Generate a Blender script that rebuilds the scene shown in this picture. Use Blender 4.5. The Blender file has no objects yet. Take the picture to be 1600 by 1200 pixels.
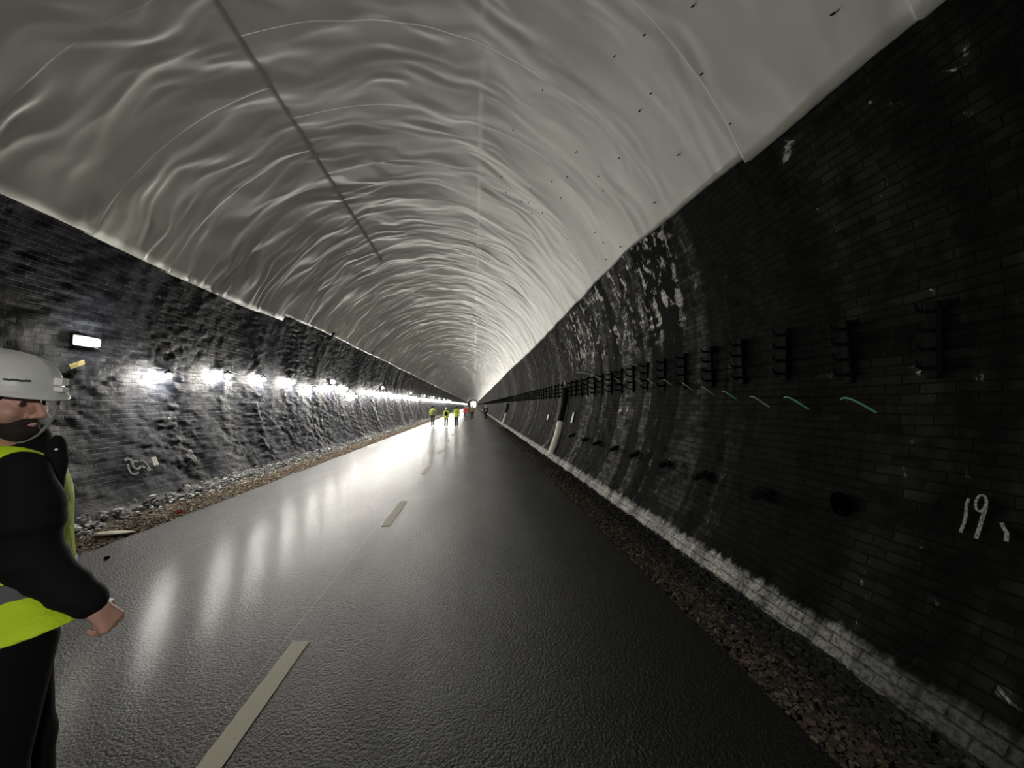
import bpy, bmesh, math, random
import numpy as np
from mathutils import Vector, Matrix
PI = math.pi
rad = math.radians
random.seed(7)
scene = bpy.context.scene
col = scene.collection

# ------------------------------------------------------------------ camera, world, exposure
CAM = Vector((1.37, 0.0, 1.72))
cd = bpy.data.cameras.new('camera'); cam = bpy.data.objects.new('camera', cd); col.objects.link(cam)
yaw, pitch = rad(5.615), rad(3.15)
Fw = Vector((math.sin(yaw)*math.cos(pitch), math.cos(yaw)*math.cos(pitch), math.sin(pitch)))
Rt = Vector((math.cos(yaw), -math.sin(yaw), 0)); Up = Rt.cross(Fw)
cam.matrix_world = Matrix.Translation(CAM) @ Matrix((Rt, Up, -Fw)).transposed().to_4x4()
cd.sensor_width = 36; cd.lens = 36*600/1600; cd.clip_start = 0.02; cd.clip_end = 1500
scene.camera = cam
w = bpy.data.worlds.new('world'); scene.world = w; w.use_nodes = True
bg = w.node_tree.nodes['Background']; bg.inputs[0].default_value = (1, .97, .9, 1); bg.inputs[1].default_value = 4.0
vs = scene.view_settings
scene.display_settings.display_device = 'sRGB'
vs.view_transform = 'Standard'; vs.look = 'None'; vs.gamma = 1; vs.use_curve_mapping = False
vs.exposure = -0.17
BULB = 1850.0         # festoon bulb radiance
BULK = 150.0          # bulkhead lens radiance
ADDED_FLOOD = 650.0        # radiance of the unseen lamp added behind the viewpoint
try:
    scene.cycles.use_light_tree = True; scene.cycles.sample_clamp_direct = 0
    scene.cycles.max_bounces = 6; scene.cycles.diffuse_bounces = 4; scene.cycles.glossy_bounces = 3
    scene.cycles.sample_clamp_indirect = 4.0
except Exception: pass

# ------------------------------------------------------------------ tunnel profile
CZ, R = 2.5, 4.70           # circular bore: centre height, brick radius
TH0 = math.asin(-CZ/R)      # angle of the ground line on the right wall
END = 340.0

# ------------------------------------------------------------------ numpy noise
_rng = np.random.RandomState(3)
_G = _rng.rand(256, 2)*2-1; _G /= np.linalg.norm(_G, axis=1)[:, None]
_P = _rng.permutation(256); _P = np.concatenate([_P, _P, _P])
def noise2(x, y, seed=0):
    x = np.asarray(x, float)+seed*17.31; y = np.asarray(y, float)+seed*9.77
    xi = np.floor(x).astype(int); yi = np.floor(y).astype(int)
    xf = x-xi; yf = y-yi
    u = xf*xf*xf*(xf*(xf*6-15)+10); v = yf*yf*yf*(yf*(yf*6-15)+10)
    def g(ix, iy, dx, dy):
        h = _G[_P[(_P[ix & 255]+iy) & 255]]
        return h[..., 0]*dx+h[..., 1]*dy
    a = g(xi, yi, xf, yf); b = g(xi+1, yi, xf-1, yf); c = g(xi, yi+1, xf, yf-1); d = g(xi+1, yi+1, xf-1, yf-1)
    return (a*(1-u)+b*u)*(1-v)+(c*(1-u)+d*u)*v*1.0
def fbm(x, y, o=3, seed=0):
    s = 0; a = 1
    for i in range(o):
        s = s+a*noise2(x*2**i, y*2**i, seed+i*3); a *= .5
    return s

# ------------------------------------------------------------------ materials
def mat(name, color, rough=.6, metal=0, spec=.5, emit=None, estr=0):
    m = bpy.data.materials.new(name); m.use_nodes = True
    p = m.node_tree.nodes['Principled BSDF']
    p.inputs['Base Color'].default_value = (*color, 1); p.inputs['Roughness'].default_value = rough
    p.inputs['Metallic'].default_value = metal; p.inputs['Specular IOR Level'].default_value = spec
    if emit: p.inputs['Emission Color'].default_value = (*emit, 1); p.inputs['Emission Strength'].default_value = estr
    return m
class NT:
    def __init__(s, m): s.m = m; s.t = m.node_tree; s.p = s.t.nodes['Principled BSDF']
    def n(s, typ, **kw):
        nd = s.t.nodes.new(typ)
        for k, v in kw.items():
            if k.startswith('i_'): nd.inputs[k[2:].replace('_', ' ')].default_value = v
            else: setattr(nd, k, v)
        return nd
    def l(s, a, b): s.t.links.new(a, b)
    def val(s, sock, v):
        if isinstance(v, (int, float)): sock.default_value = v
        elif isinstance(v, tuple): sock.default_value = (*v, 1) if len(v) == 3 else v
        else: s.l(v, sock)
    def math(s, op, a, b=0.0, clamp=False):
        nd = s.n('ShaderNodeMath', operation=op, use_clamp=clamp); s.val(nd.inputs[0], a); s.val(nd.inputs[1], b); return nd.outputs[0]
    def ramp(s, v, a, b, c=0.0, d=1.0):
        nd = s.n('ShaderNodeMapRange', clamp=True, interpolation_type='SMOOTHSTEP'); s.val(nd.inputs[0], v)
        for i, q in enumerate((a, b, c, d)): nd.inputs[i+1].default_value = q
        return nd.outputs[0]
    def mix(s, f, a, b):
        nd = s.n('ShaderNodeMix', data_type='RGBA'); s.val(nd.inputs[0], f); s.val(nd.inputs[6], a); s.val(nd.inputs[7], b); return nd.outputs[2]
    def vec(s, src, sc=(1, 1, 1), loc=(0, 0, 0)):
        nd = s.n('ShaderNodeMapping'); s.l(src, nd.inputs[0]); nd.inputs['Scale'].default_value = sc; nd.inputs['Location'].default_value = loc; return nd.outputs[0]
    def noise(s, v, scale, detail=3, rough=.55, dist=0):
        nd = s.n('ShaderNodeTexNoise'); s.l(v, nd.inputs['Vector']); nd.inputs['Scale'].default_value = scale
        nd.inputs['Detail'].default_value = detail; nd.inputs['Roughness'].default_value = rough; nd.inputs['Distortion'].default_value = dist
        return nd.outputs[0]
    def bump(s, h, strength, dist, prev=None):
        nd = s.n('ShaderNodeBump'); nd.inputs['Strength'].default_value = strength; nd.inputs['Distance'].default_value = dist
        s.l(h, nd.inputs['Height'])
        if prev: s.l(prev, nd.inputs['Normal'])
        return nd.outputs[0]

def brick_material(name, seed, tint, pale, eff_lo, base_h, base_amt, band_lo, spec, rgh, bands, crust, white):
    """sooty brickwork; UV is in metres: u along the tunnel, v up the wall from the ground line"""
    m = mat(name, (.02, .02, .02), .5); t = NT(m)
    uv = t.n('ShaderNodeUVMap').outputs[0]
    wob = t.n('ShaderNodeTexNoise'); t.l(uv, wob.inputs['Vector']); wob.inputs['Scale'].default_value = 2.2
    vm = t.n('ShaderNodeVectorMath', operation='MULTIPLY_ADD'); t.l(wob.outputs['Color'], vm.inputs[0]); vm.inputs[1].default_value = (.03, .03, 0); t.l(uv, vm.inputs[2])
    br = t.n('ShaderNodeTexBrick', offset=.5); t.l(vm.outputs[0], br.inputs['Vector'])
    br.inputs['Scale'].default_value = 1; br.inputs['Brick Width'].default_value = .232; br.inputs['Row Height'].default_value = .078
    br.inputs['Mortar Size'].default_value = .007; br.inputs['Mortar Smooth'].default_value = .6; br.inputs['Bias'].default_value = 0
    br.inputs['Color1'].default_value = (0, 0, 0, 1); br.inputs['Color2'].default_value = (1, 1, 1, 1); br.inputs['Mortar'].default_value = (.5, .5, .5, 1)
    pb = br.outputs['Color']; mort = br.outputs['Fac']
    sx = t.n('ShaderNodeSeparateXYZ'); t.l(uv, sx.inputs[0]); v = sx.outputs[1]
    band = t.noise(t.vec(uv, (.75, .055, 1), (seed, 0, 0)), 1.0, 4, .62, .5)          # tall streaks across the wall
    U = sx.outputs[0]
    for bu, bwid, amt in bands:                                       # individually placed pale runs
        wob_u = t.math('ADD', U, t.math('MULTIPLY', t.noise(t.vec(uv, (.2, .5, 1)), 1.0, 3), .8))
        g_ = t.ramp(t.math('ABSOLUTE', t.math('SUBTRACT', wob_u, bu+.4)), bwid*.4, bwid, amt, 0)
        band = t.math('ADD', band, g_)
    bandm = t.ramp(band, band_lo, band_lo+.14)
    streak = t.noise(t.vec(uv, (3.2, .22, 1), (seed*3, 0, 0)), 1.0, 4, .6, .4)
    blot = t.noise(t.vec(uv, (4.5, 3.2, 1), (seed*2, 4, 0)), 1.0, 6, .7, .6)
    fine = t.noise(uv, 28, 5, .7)
    dark = tuple(c*.55 for c in tint)
    c0 = t.mix(t.ramp(fine, .3, .75), dark, tint)
    c1 = t.mix(t.math('MULTIPLY', t.ramp(blot, .42, .66), .5), c0, tuple(c*2.2 for c in tint))
    brk = t.math('MULTIPLY', bandm, t.ramp(t.math('ADD', t.math('MULTIPLY', pb, .35), blot), .35, .95))
    c2 = t.mix(t.math('MULTIPLY', brk, t.ramp(U, 2.2, 6.0, .16, .75)), c1, pale)
    # mineral crust: blotches inside the streak bands, plus thin runs
    cm = t.math('MULTIPLY', t.math('MULTIPLY', t.ramp(U, crust[0], crust[0]+1.2), t.ramp(U, crust[1], crust[1]+4, 1, 0)), t.ramp(v, 2.7, 3.5))
    mixn = t.math('ADD', t.math('ADD', blot, t.math('MULTIPLY', streak, .55)), t.math('MULTIPLY', pb, .06))
    eff = t.math('MULTIPLY', t.ramp(mixn, eff_lo, eff_lo+.08), t.ramp(band, band_lo-.02, band_lo+.12))
    eff = t.math('MAXIMUM', eff, t.math('MULTIPLY', t.ramp(mixn, eff_lo-.10, eff_lo-.02), cm))
    runs = t.math('MULTIPLY', t.ramp(streak, .66, .74), t.ramp(blot, .45, .65))
    eff = t.math('MAXIMUM', eff, t.math('MULTIPLY', runs, .5))
    eff = t.math('MULTIPLY', eff, t.ramp(fine, .3, .55, .35, 1))
    edge = t.math('ADD', v, t.math('MULTIPLY', t.math('SUBTRACT', t.noise(t.vec(uv, (7, 2.2, 1)), 1.0, 5, .7), .5), -1.1*base_h*2))
    bw = t.math('MULTIPLY', t.ramp(edge, base_h*.35, base_h, 1, 0), t.ramp(fine, .35, .62, .3, 1))
    bw = t.math('MULTIPLY', bw, t.math('MULTIPLY', t.ramp(U, 1.5, 4.2, base_amt*.14, base_amt), t.ramp(streak, .35, .6, .35, 1)))
    allw = t.math('MAXIMUM', eff, bw)
    c3 = t.mix(allw, c2, (white, white, white*.94))
    mo = t.math('MULTIPLY', mort, t.ramp(blot, .4, .6, .2, .9))
    c4 = t.mix(t.math('MULTIPLY', mo, .7), c3, dark)
    # warm rust run low on the wall
    t.l(c4, t.p.inputs['Base Color'])
    wet = t.ramp(band, .38, .62)
    t.l(t.math('ADD', t.math('MULTIPLY', wet, .15), t.ramp(fine, .2, .8, rgh-.1, rgh+.1)), t.p.inputs['Roughness'])
    t.p.inputs['Specular IOR Level'].default_value = spec
    h = t.math('ADD', t.math('MULTIPLY', mort, t.ramp(blot, .35, .6, -.15, -1.0)), t.math('ADD', t.math('MULTIPLY', pb, .55), t.math('MULTIPLY', blot, .9)))
    b1 = t.bump(h, 1.0, .014)
    b2 = t.bump(fine, .8, .006, b1)
    t.l(b2, t.p.inputs['Normal'])
    return m
M_WALL_L = brick_material('brick_left', 3.1, (.0045, .0052, .0086), (.055, .060, .080), .98, .22, .75, .47, .15, .50,
                         [(9.2, .5, .10), (11.9, .35, .12), (18.3, .5, .15), (7.6, .9, .06)], (60, 70), .36)
M_WALL_R = brick_material('brick_right', 11.7, (.0065, .0065, .0062), (.19, .19, .178), .95, .135, 1.0, .52, .06, .7,
                         [(8.05, .5, .26), (10.7, .4, .22), (6.95, .2, .20), (14.6, .4, .18), (22, .8, .2), (31, 1.5, .2), (41, 2, .25)], (5.0, 10.5), .84)

def liner_material():
    m = mat('white_membrane', (.5, .5, .46), .45); t = NT(m)
    uv = t.n('ShaderNodeUVMap').outputs[0]
    a = t.noise(t.vec(uv, (.9, .5, 1)), 1.0, 4, .6)
    c = t.mix(t.ramp(a, .3, .7), (.45, .455, .415), (.53, .535, .49))
    t.l(c, t.p.inputs['Base Color'])
    f = t.noise(uv, 60, 3, .6)
    t.l(t.bump(f, .25, .002), t.p.inputs['Normal'])
    return m
M_LINER = liner_material()

def asphalt_material():
    m = mat('asphalt', (.02, .02, .02), .4); t = NT(m)
    g = t.n('ShaderNodeNewGeometry').outputs['Position']
    vor = t.n('ShaderNodeTexVoronoi'); t.l(g, vor.inputs['Vector']); vor.inputs['Scale'].default_value = 62
    d = vor.outputs['Distance']
    n1 = t.noise(g, 160, 3, .6); n2 = t.noise(t.vec(g, (1, .25, 1)), 1.3, 4, .6)
    c = t.mix(t.ramp(n1, .3, .7), (.004, .004, .0042), (.013, .013, .0135))
    sp = t.math('GREATER_THAN', t.noise(t.vec(g, (1, 1, 1), (5, 5, 5)), 140, 0), .74)
    c = t.mix(t.math('MULTIPLY', sp, .35), c, (.2, .2, .19))
    sx = t.n('ShaderNodeSeparateXYZ'); t.l(g, sx.inputs[0]); X = sx.outputs[0]
    j = t.math('LESS_THAN', t.math('ABSOLUTE', t.math('SUBTRACT', X, .0)), .008)
    c = t.mix(t.math('MULTIPLY', j, .35), c, (.08, .08, .075))
    j2 = t.math('LESS_THAN', t.math('ABSOLUTE', t.math('ADD', X, 2.0)), .012)
    j3 = t.math('MULTIPLY', t.math('LESS_THAN', t.math('ABSOLUTE', t.math('SUBTRACT', sx.outputs[1], 7.42)), .02), t.math('LESS_THAN', t.math('ABSOLUTE', t.math('SUBTRACT', X, .3)), .75))
    c = t.mix(t.math('MULTIPLY', t.math('MAXIMUM', j2, j3), .3), c, (.09, .09, .085))
    t.l(c, t.p.inputs['Base Color'])
    t.l(t.ramp(n2, .3, .7, .38, .45), t.p.inputs['Roughness'])
    t.p.inputs['Specular IOR Level'].default_value = .20
    h = t.math('ADD', t.math('MULTIPLY', d, -1.0), t.math('MULTIPLY', n1, .9))
    t.l(t.bump(h, 1.0, .0065), t.p.inputs['Normal'])
    t.p.inputs['Coat Weight'].default_value = .15; t.p.inputs['Coat Roughness'].default_value = .15; t.p.inputs['Coat IOR'].default_value = 1.35
    h2 = t.math('ADD', t.noise(t.vec(g, (22, 80, 40)), 1.0, 3, .6), t.math('MULTIPLY', h, .13))
    t.l(t.bump(h2, 1.0, .0013), t.p.inputs['Coat Normal'])
    return m
M_ASPH = asphalt_material()

def stone_material(name, a, b, c):
    m = mat(name, a, .8); t = NT(m)
    g = t.n('ShaderNodeNewGeometry')
    r = g.outputs['Random Per Island']
    n = t.noise(g.outputs['Position'], 40, 3)
    c1 = t.mix(t.ramp(r, .0, .6), a, b); c2 = t.mix(t.ramp(r, .75, .95), c1, c)
    c3 = t.mix(t.ramp(n, .4, .8, 0, .5), c2, tuple(x*.4 for x in a))
    t.l(c3, t.p.inputs['Base Color']); return m
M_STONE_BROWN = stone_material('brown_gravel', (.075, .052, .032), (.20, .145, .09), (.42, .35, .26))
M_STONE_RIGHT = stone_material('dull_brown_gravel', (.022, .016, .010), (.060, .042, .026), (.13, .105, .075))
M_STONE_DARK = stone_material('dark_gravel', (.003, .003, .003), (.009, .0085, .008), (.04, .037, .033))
M_CHALK = stone_material('pale_rubble', (.10, .10, .10), (.38, .38, .375), (.75, .75, .72))
def soil_material():
    m = mat('soil', (.03, .02, .012), .9); t = NT(m)
    g = t.n('ShaderNodeNewGeometry').outputs['Position']
    sx = t.n('ShaderNodeSeparateXYZ'); t.l(g, sx.inputs[0]); ax = t.math('ABSOLUTE', sx.outputs[0])
    n = t.noise(g, 25, 5, .7)
    c = t.mix(t.ramp(n, .3, .7), (.02, .014, .009), (.10, .07, .042))
    t.l(c, t.p.inputs['Base Color']); t.l(t.bump(n, 1, .03), t.p.inputs['Normal']); return m
M_SOIL = soil_material()

M_IRON = mat('black_iron', (.003, .003, .003), .8, spec=.12)
M_BLACKPL = mat('black_plastic', (.01, .01, .01), .4)
M_CORDG = mat('green_cord', (.10, .32, .23), .6)
M_CORDP = mat('pale_cord', (.20, .27, .245), .7)
M_WHITE = mat('white_paint', (.62, .62, .56), .5)
M_CREAM = mat('cream_plastic', (.80, .78, .68), .45)
M_BULB = mat('bulb_glow', (1, 1, 1), .3, emit=(1, .96, .88), estr=BULB)
M_LENS = mat('lens_glow', (1, 1, 1), .3, emit=(1, .97, .84), estr=BULK)
def paint_material(name, c, lo):
    m = mat(name, c, .6); t = NT(m)
    g = t.n('ShaderNodeNewGeometry').outputs['Position']
    n = t.noise(g, 55, 4, .7)
    t.l(t.mix(t.ramp(n, lo, lo+.2), tuple(x*.12 for x in c), c), t.p.inputs['Base Color'])
    t.l(t.bump(t.noise(g, 120, 2), .4, .003), t.p.inputs['Normal']); return m
M_ROADPAINT = paint_material('road_paint', (.50, .48, .36), .2)
M_CHALKPAINT = paint_material('chalk_paint', (.36, .36, .34), .36)

# ------------------------------------------------------------------ object helpers
def mesh_np(name, V, Fc, material, parent=None, uv=None, smooth=True):
    me = bpy.data.meshes.new(name)
    V = np.ascontiguousarray(V, dtype=np.float32); Fc = np.ascontiguousarray(Fc, dtype=np.int32)
    k = Fc.shape[1]
    me.vertices.add(len(V)); me.vertices.foreach_set('co', V.ravel())
    me.loops.add(Fc.size); me.loops.foreach_set('vertex_index', Fc.ravel())
    me.polygons.add(len(Fc)); me.polygons.foreach_set('loop_start', np.arange(0, Fc.size, k, dtype=np.int32))
    try: me.polygons.foreach_set('loop_total', np.full(len(Fc), k, dtype=np.int32))
    except Exception: pass
    me.polygons.foreach_set('use_smooth', np.full(len(Fc), smooth))
    if uv is not None:
        l = me.uv_layers.new(name='UVMap'); l.data.foreach_set('uv', np.ascontiguousarray(uv[Fc.ravel()], dtype=np.float32).ravel())
    me.update(calc_edges=True); me.validate()
    o = bpy.data.objects.new(name, me); col.objects.link(o)
    me.materials.append(material)
    if parent: o.parent = parent
    return o
def grid(nx, ny):
    i = np.arange(nx-1)[:, None]*ny+np.arange(ny-1)[None]
    return np.stack([i, i+ny, i+ny+1, i+1], -1).reshape(-1, 4)
def obj(name, bm, material, parent=None, smooth=False):
    me = bpy.data.meshes.new(name); bm.normal_update(); bm.to_mesh(me); bm.free()
    for p in me.polygons: p.use_smooth = smooth
    o = bpy.data.objects.new(name, me); col.objects.link(o); me.materials.append(material)
    if parent: o.parent = parent
    return o
def tag(o, label, cat, group=None, kind=None):
    o['label'] = label; o['category'] = cat
    if group: o['group'] = group
    if kind: o['kind'] = kind
    return o
def struct(o): o['kind'] = 'structure'; return o
def empty(name, loc, rot=(0, 0, 0)):
    o = bpy.data.objects.new(name, None); col.objects.link(o); o.location = loc; o.rotation_euler = rot; o.empty_display_size = .1; return o
def copy_tree(o, parent=None):
    c = o.copy(); col.objects.link(c)
    if parent: c.parent = parent
    for ch in list(o.children): copy_tree(ch, c)
    return c
def box(bm, c, s, rot=None, bev=0):
    r = bmesh.ops.create_cube(bm, size=1); vs_ = r['verts']
    bmesh.ops.scale(bm, vec=s, verts=vs_)
    if bev:
        es = list({e for v in vs_ for e in v.link_edges}); rr = bmesh.ops.bevel(bm, geom=es, offset=bev, segments=2, affect='EDGES', profile=.5)
        vs_ = list({v for f in rr['faces'] for v in f.verts} | {v for v in vs_ if v.is_valid})
    if rot: bmesh.ops.rotate(bm, cent=(0, 0, 0), matrix=rot, verts=vs_)
    bmesh.ops.translate(bm, vec=c, verts=vs_)
def cyl(bm, a, b, r1, r2=None, seg=16):
    a, b = Vector(a), Vector(b); d = b-a
    m = Matrix.Translation((a+b)/2) @ d.to_track_quat('Z', 'Y').to_matrix().to_4x4()
    bmesh.ops.create_cone(bm, cap_ends=True, segments=seg, radius1=r1, radius2=r1 if r2 is None else r2, depth=d.length, matrix=m)
def tube(bm, pts, r, seg=8, flat=1.0):
    pts = [Vector(p) for p in pts]; rings = []
    rr = r if isinstance(r, (list, tuple)) else [r]*len(pts)
    ref = Vector((0, 0, 1))
    for i, p in enumerate(pts):
        d = (pts[min(i+1, len(pts)-1)]-pts[max(i-1, 0)]).normalized()
        if abs(d.dot(ref)) > .95: ref = Vector((1, 0, 0))
        s = d.cross(ref).normalized(); u = s.cross(d)
        rings.append([bm.verts.new(p+(s*math.cos(2*PI*k/seg)+u*math.sin(2*PI*k/seg)*flat)*rr[i]) for k in range(seg)])
    for a, b in zip(rings, rings[1:]):
        for k in range(seg): bm.faces.new((a[k], a[(k+1) % seg], b[(k+1) % seg], b[k]))
    bm.faces.new(rings[0][::-1]); bm.faces.new(rings[-1])
ORD = ['nearest', 'second', 'third', 'fourth', 'fifth', 'sixth', 'seventh', 'eighth', 'ninth', 'tenth', 'eleventh', 'twelfth', 'thirteenth', 'fourteenth', 'fifteenth', 'sixteenth']

def wp(theta_deg, y, off=0.0):
    """point on the brick bore at an angle (0 = right, 180 = left), off metres in from the wall"""
    t = rad(theta_deg); r = R-off
    return Vector((r*math.cos(t), y, CZ+r*math.sin(t)))

# ------------------------------------------------------------------ brick walls
def ysteps(a, b, s0, k, y0):
    ys = [a]
    while ys[-1] < b:
        y = ys[-1]; s = s0+k*max(0, y-y0)
        if y < -1: s = .25
        ys.append(y+s)
    ys[-1] = b
    return np.array(ys)
def make_wall(name, side, material):
    ys = ysteps(-30, END, .032, .0035, 14)
    n = 200
    ts = np.linspace(TH0-rad(4), rad(27.5), n)
    Y, T = np.meshgrid(ys, ts, indexing='ij'); S = (T-TH0)*R
    sd = 5 if side > 0 else 40
    wide = fbm(Y/1.7, S/7.0, 3, sd)*.07                               # tall swells of uneven brickwork
    lump = fbm(Y/.30, S/.20, 4, sd+9)*(.012+.018*np.clip(fbm(Y/1.5, S/2.5, 2, sd+20)+.2, 0, 1))
    row = np.floor(S/.078).astype(int); cl = np.floor((Y+.116*(row & 1))/.232).astype(int)
    hsh = (np.sin(row*12.9898+cl*78.233+sd)*43758.5453) % 1.0
    rough_zone = np.clip(fbm(Y/1.4, S/3.0, 2, sd+33)*1.6+.6, .1, 1.3)
    course = (hsh-.5)*.016*rough_zone*np.clip((60-Y)/40, 0, 1)
    foot = np.clip(.35-S, 0, .35)*(.25+.35*fbm(Y/.4, S/.5, 2, sd+50))*.35
    rr = R-(wide*.6+lump+course+foot)
    X = rr*np.cos(T)*side; Z = CZ+rr*np.sin(T)
    V = np.stack([X, Y, Z], -1).reshape(-1, 3)
    F = grid(len(ys), n)
    if side > 0: F = F[:, ::-1]
    uv = np.stack([Y, S], -1).reshape(-1, 2)
    o = mesh_np(name, V, F, material, uv=uv); return struct(o)
make_wall('wall_right', 1, M_WALL_R)
make_wall('wall_left', -1, M_WALL_L)

# ------------------------------------------------------------------ white membrane over the arch
LONG_L, LONG_C = 113.5, 71.8
TOP_SEAMS = [2.15+1.57*k for k in range(-12, 210)]
LEFT_SEAMS = [1.6+1.51*k for k in range(-12, 8)]
def make_liner():
    ys = list(ysteps(-30, END, .032, .0028, 12))
    for s in TOP_SEAMS:
        if -8 < s < 60: ys += [s-.004, s+.004]
    for s in LEFT_SEAMS:
        if -8 < s < 13: ys += [s-.004, s+.004]
    ys = np.array(sorted(ys))
    # lower edges rise and drop a little from panel to panel
    def edge_r(y):
        base = np.interp(y, [-30, 2, 3.7, 6.8, 13, 60, END], [22.8, 23.1, 23.8, 26.0, 25.3, 24.6, 24.6])
        k = np.floor((y-2.15)/1.57)
        return base+.45*np.sin(k*12.9898)+np.where(y < 3.72, -.6, 0)+.12*np.sin(y*3.1)
    def edge_l(y):
        base = np.interp(y, [-30, 5, 9, 11.94, 11.95, 18, 60, END], [22, 22, 21.1, 21.8, 24.0, 24.8, 25.0, 25.0])
        k = np.floor((y-1.6)/1.51)
        return 180-(base+.3*np.sin(k*7.233)+.1*np.sin(y*2.3))
    er, el = edge_r(ys), edge_l(ys)
    inner = [t for t in np.linspace(28, 152, 166) if abs(t-LONG_L) > .3 and abs(t-LONG_C) > .3]
    inner = np.array(sorted(inner+[LONG_L-.05, LONG_L+.05, LONG_C-.05, LONG_C+.05]))
    q = np.array([0, .02, .3, .65])
    T = np.concatenate([er[:, None]+(28-er)[:, None]*q, np.repeat(inner[None], len(ys), 0), el[:, None]+(152-el)[:, None]*q[::-1]], 1)
    un = T[0]
    Y = np.repeat(ys[:, None], len(un), 1); S = np.radians(T)*R
    warp = .42*noise2(Y/1.1, S/1.3, 1)+.16*noise2(Y/.45, S/.7, 2)
    Yw = Y+warp
    w1 = noise2(Yw/.33, S/1.25, 3); w2 = noise2(Yw/.62, S/2.0, 4); w3 = noise2(Yw/.17, S/.6, 6)
    amp = np.clip(.75+1.0*noise2(Y/2.5, S/2.0, 8), .15, 1.5)
    leftness = np.clip((T-60)/60, 0, 1)
    w4 = noise2(Yw/.24, S/.85+Yw*.8, 21)
    D = (1-np.abs(w1)*2.2)*.026*amp+w2*.060+w3*.014*amp+w4*.026*amp
    D = D*(.55+.75*leftness)
    D += .045*noise2(Y/1.2, S/1.5, 11)
    onleft = (T > LONG_L) & (Y < 13.5)
    ft = ((Y-2.15)/1.57) % 1.0; fl = ((Y-1.6)/1.51) % 1.0
    D += np.where(onleft, fl**6, ft**6)*(.007+.014*noise2(Y/3, S/1.5, 33))
    D += np.where(onleft, .022+.012*noise2(Y/.5, Y*0+.3, 14), 0)
    D += np.where((T < LONG_C), .003, 0)
    rr = R-.045-D
    edge = np.minimum(T-er[:, None], el[:, None]-T)
    rr = np.where(edge < .005, R+.03, rr)
    Tr = np.radians(T)
    V = np.stack([rr*np.cos(Tr), Y, CZ+rr*np.sin(Tr)], -1).reshape(-1, 3)
    F = grid(len(ys), len(un))[:, ::-1]
    uv = np.stack([Y, S], -1).reshape(-1, 2)
    return struct(mesh_np('ceiling', V, F, M_LINER, uv=uv))
ceil_o = make_liner()
# dark fixing pins in the membrane, right-hand side
rp = random.Random(5)
for k in range(46):
    th = rp.uniform(28, 66); y = rp.uniform(2.2, 9)
    bm = bmesh.new(); c = wp(th, y, .085); d = (Vector((0, y, CZ))-c).normalized()
    cyl(bm, c-d*.03, c+d*.004, .009, .007, 8)
    obj('fixing_pin', bm, M_IRON, ceil_o)

# ------------------------------------------------------------------ tunnel ends
def ring_wall(name, y, hole):
    """closing wall of brick with an optional arched opening"""
    bm = bmesh.new(); N = 48
    outer = [Vector((5.2*math.cos(a), y, CZ+5.2*math.sin(a))) for a in np.linspace(-PI/2, 1.5*PI, N, endpoint=False)]
    vo = [bm.verts.new(p) for p in outer]
    if hole:
        cx, hw, hh = hole
        pts = []
        for a in np.linspace(-PI/2, 1.5*PI, N, endpoint=False):
            pts.append(Vector((cx+hw*math.copysign(abs(math.cos(a))**.35, math.cos(a)), y, hh/2+.05+hh/2*math.copysign(abs(math.sin(a))**.5, math.sin(a)))))
        vi = [bm.verts.new(p) for p in pts]
        vb = [bm.verts.new(p+Vector((0, .5, 0))) for p in pts]
        for k in range(N):
            bm.faces.new((vo[k], vo[(k+1) % N], vi[(k+1) % N], vi[k]))
            bm.faces.new((vi[k], vi[(k+1) % N], vb[(k+1) % N], vb[k]))
    else: bm.faces.new(vo)
    return struct(obj(name, bm, mat('end_brick_'+name, (.30, .28, .24), .7)))
ring_wall('wall_far', END-1, (.75, 2.3, 5.0))
ring_wall('wall_back', -29.5, None)
# projecting arch ring near the far end
bm = bmesh.new()
for a in range(0, 181, 6): pass
pr = [(5.0, 0), (4.15, 0), (4.15, 3), (5.0, 3)]
vv = [[bm.verts.new((r_*math.cos(rad(a)), END-14+dy, CZ+r_*math.sin(rad(a)))) for r_, dy in pr] for a in range(-34, 215, 4)]
for a, b in zip(vv, vv[1:]):
    for k in range(4): bm.faces.new((a[k], a[(k+1) % 4], b[(k+1) % 4], b[k]))
bmesh.ops.recalc_face_normals(bm, faces=bm.faces)
struct(obj('trim_1', bm, mat('arch_ring_brick', (.45, .43, .38), .7), smooth=False))

# ------------------------------------------------------------------ road and verges
def make_road():
    ys = ysteps(-30, END, .06, .02, 10)
    xs = np.array([-3.12, -3.0, -1.5, 0, 1.5, 3.0, 3.12])
    Y, X = np.meshgrid(ys, xs, indexing='ij')
    wv = .035*fbm(Y/.7, Y*0+.5, 3, 2)
    wl = .045*fbm(Y/.8, Y*0+2.5, 3, 6)
    X = X+np.where(X > 3.05, wv, 0)-np.where(X < -3.05, wl, 0)
    Z = np.zeros_like(X)+.0
    top = np.stack([X, Y, Z], -1)
    lo = top.copy(); lo[..., 2] = -.12
    allv = np.concatenate([lo[:, :1], top, lo[:, -1:]], 1)
    F = grid(len(ys), allv.shape[1])[:, ::-1]
    return struct(mesh_np('floor', allv.reshape(-1, 3), F[:, ::-1], M_ASPH, smooth=False))
fl = make_road()
def strip(name, x0, x1, z0, z1, zmid, material, seed):
    ys = ysteps(-30, END, .06, .02, 12); n = 22
    xs = np.linspace(0, 1, n)
    Y, U = np.meshgrid(ys, xs, indexing='ij')
    X = x0+(x1-x0)*U
    Z = np.interp(U, [0, .12, .5, 1], [z0-.03, z0, zmid, z1])+.035*fbm(Y/.35, X/.3, 4, seed)
    V = np.stack([X, Y, Z], -1).reshape(-1, 3); F = grid(len(ys), n)
    if x1 > x0: F = F[:, ::-1]
    return struct(mesh_np(name, V, F, material))
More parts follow.
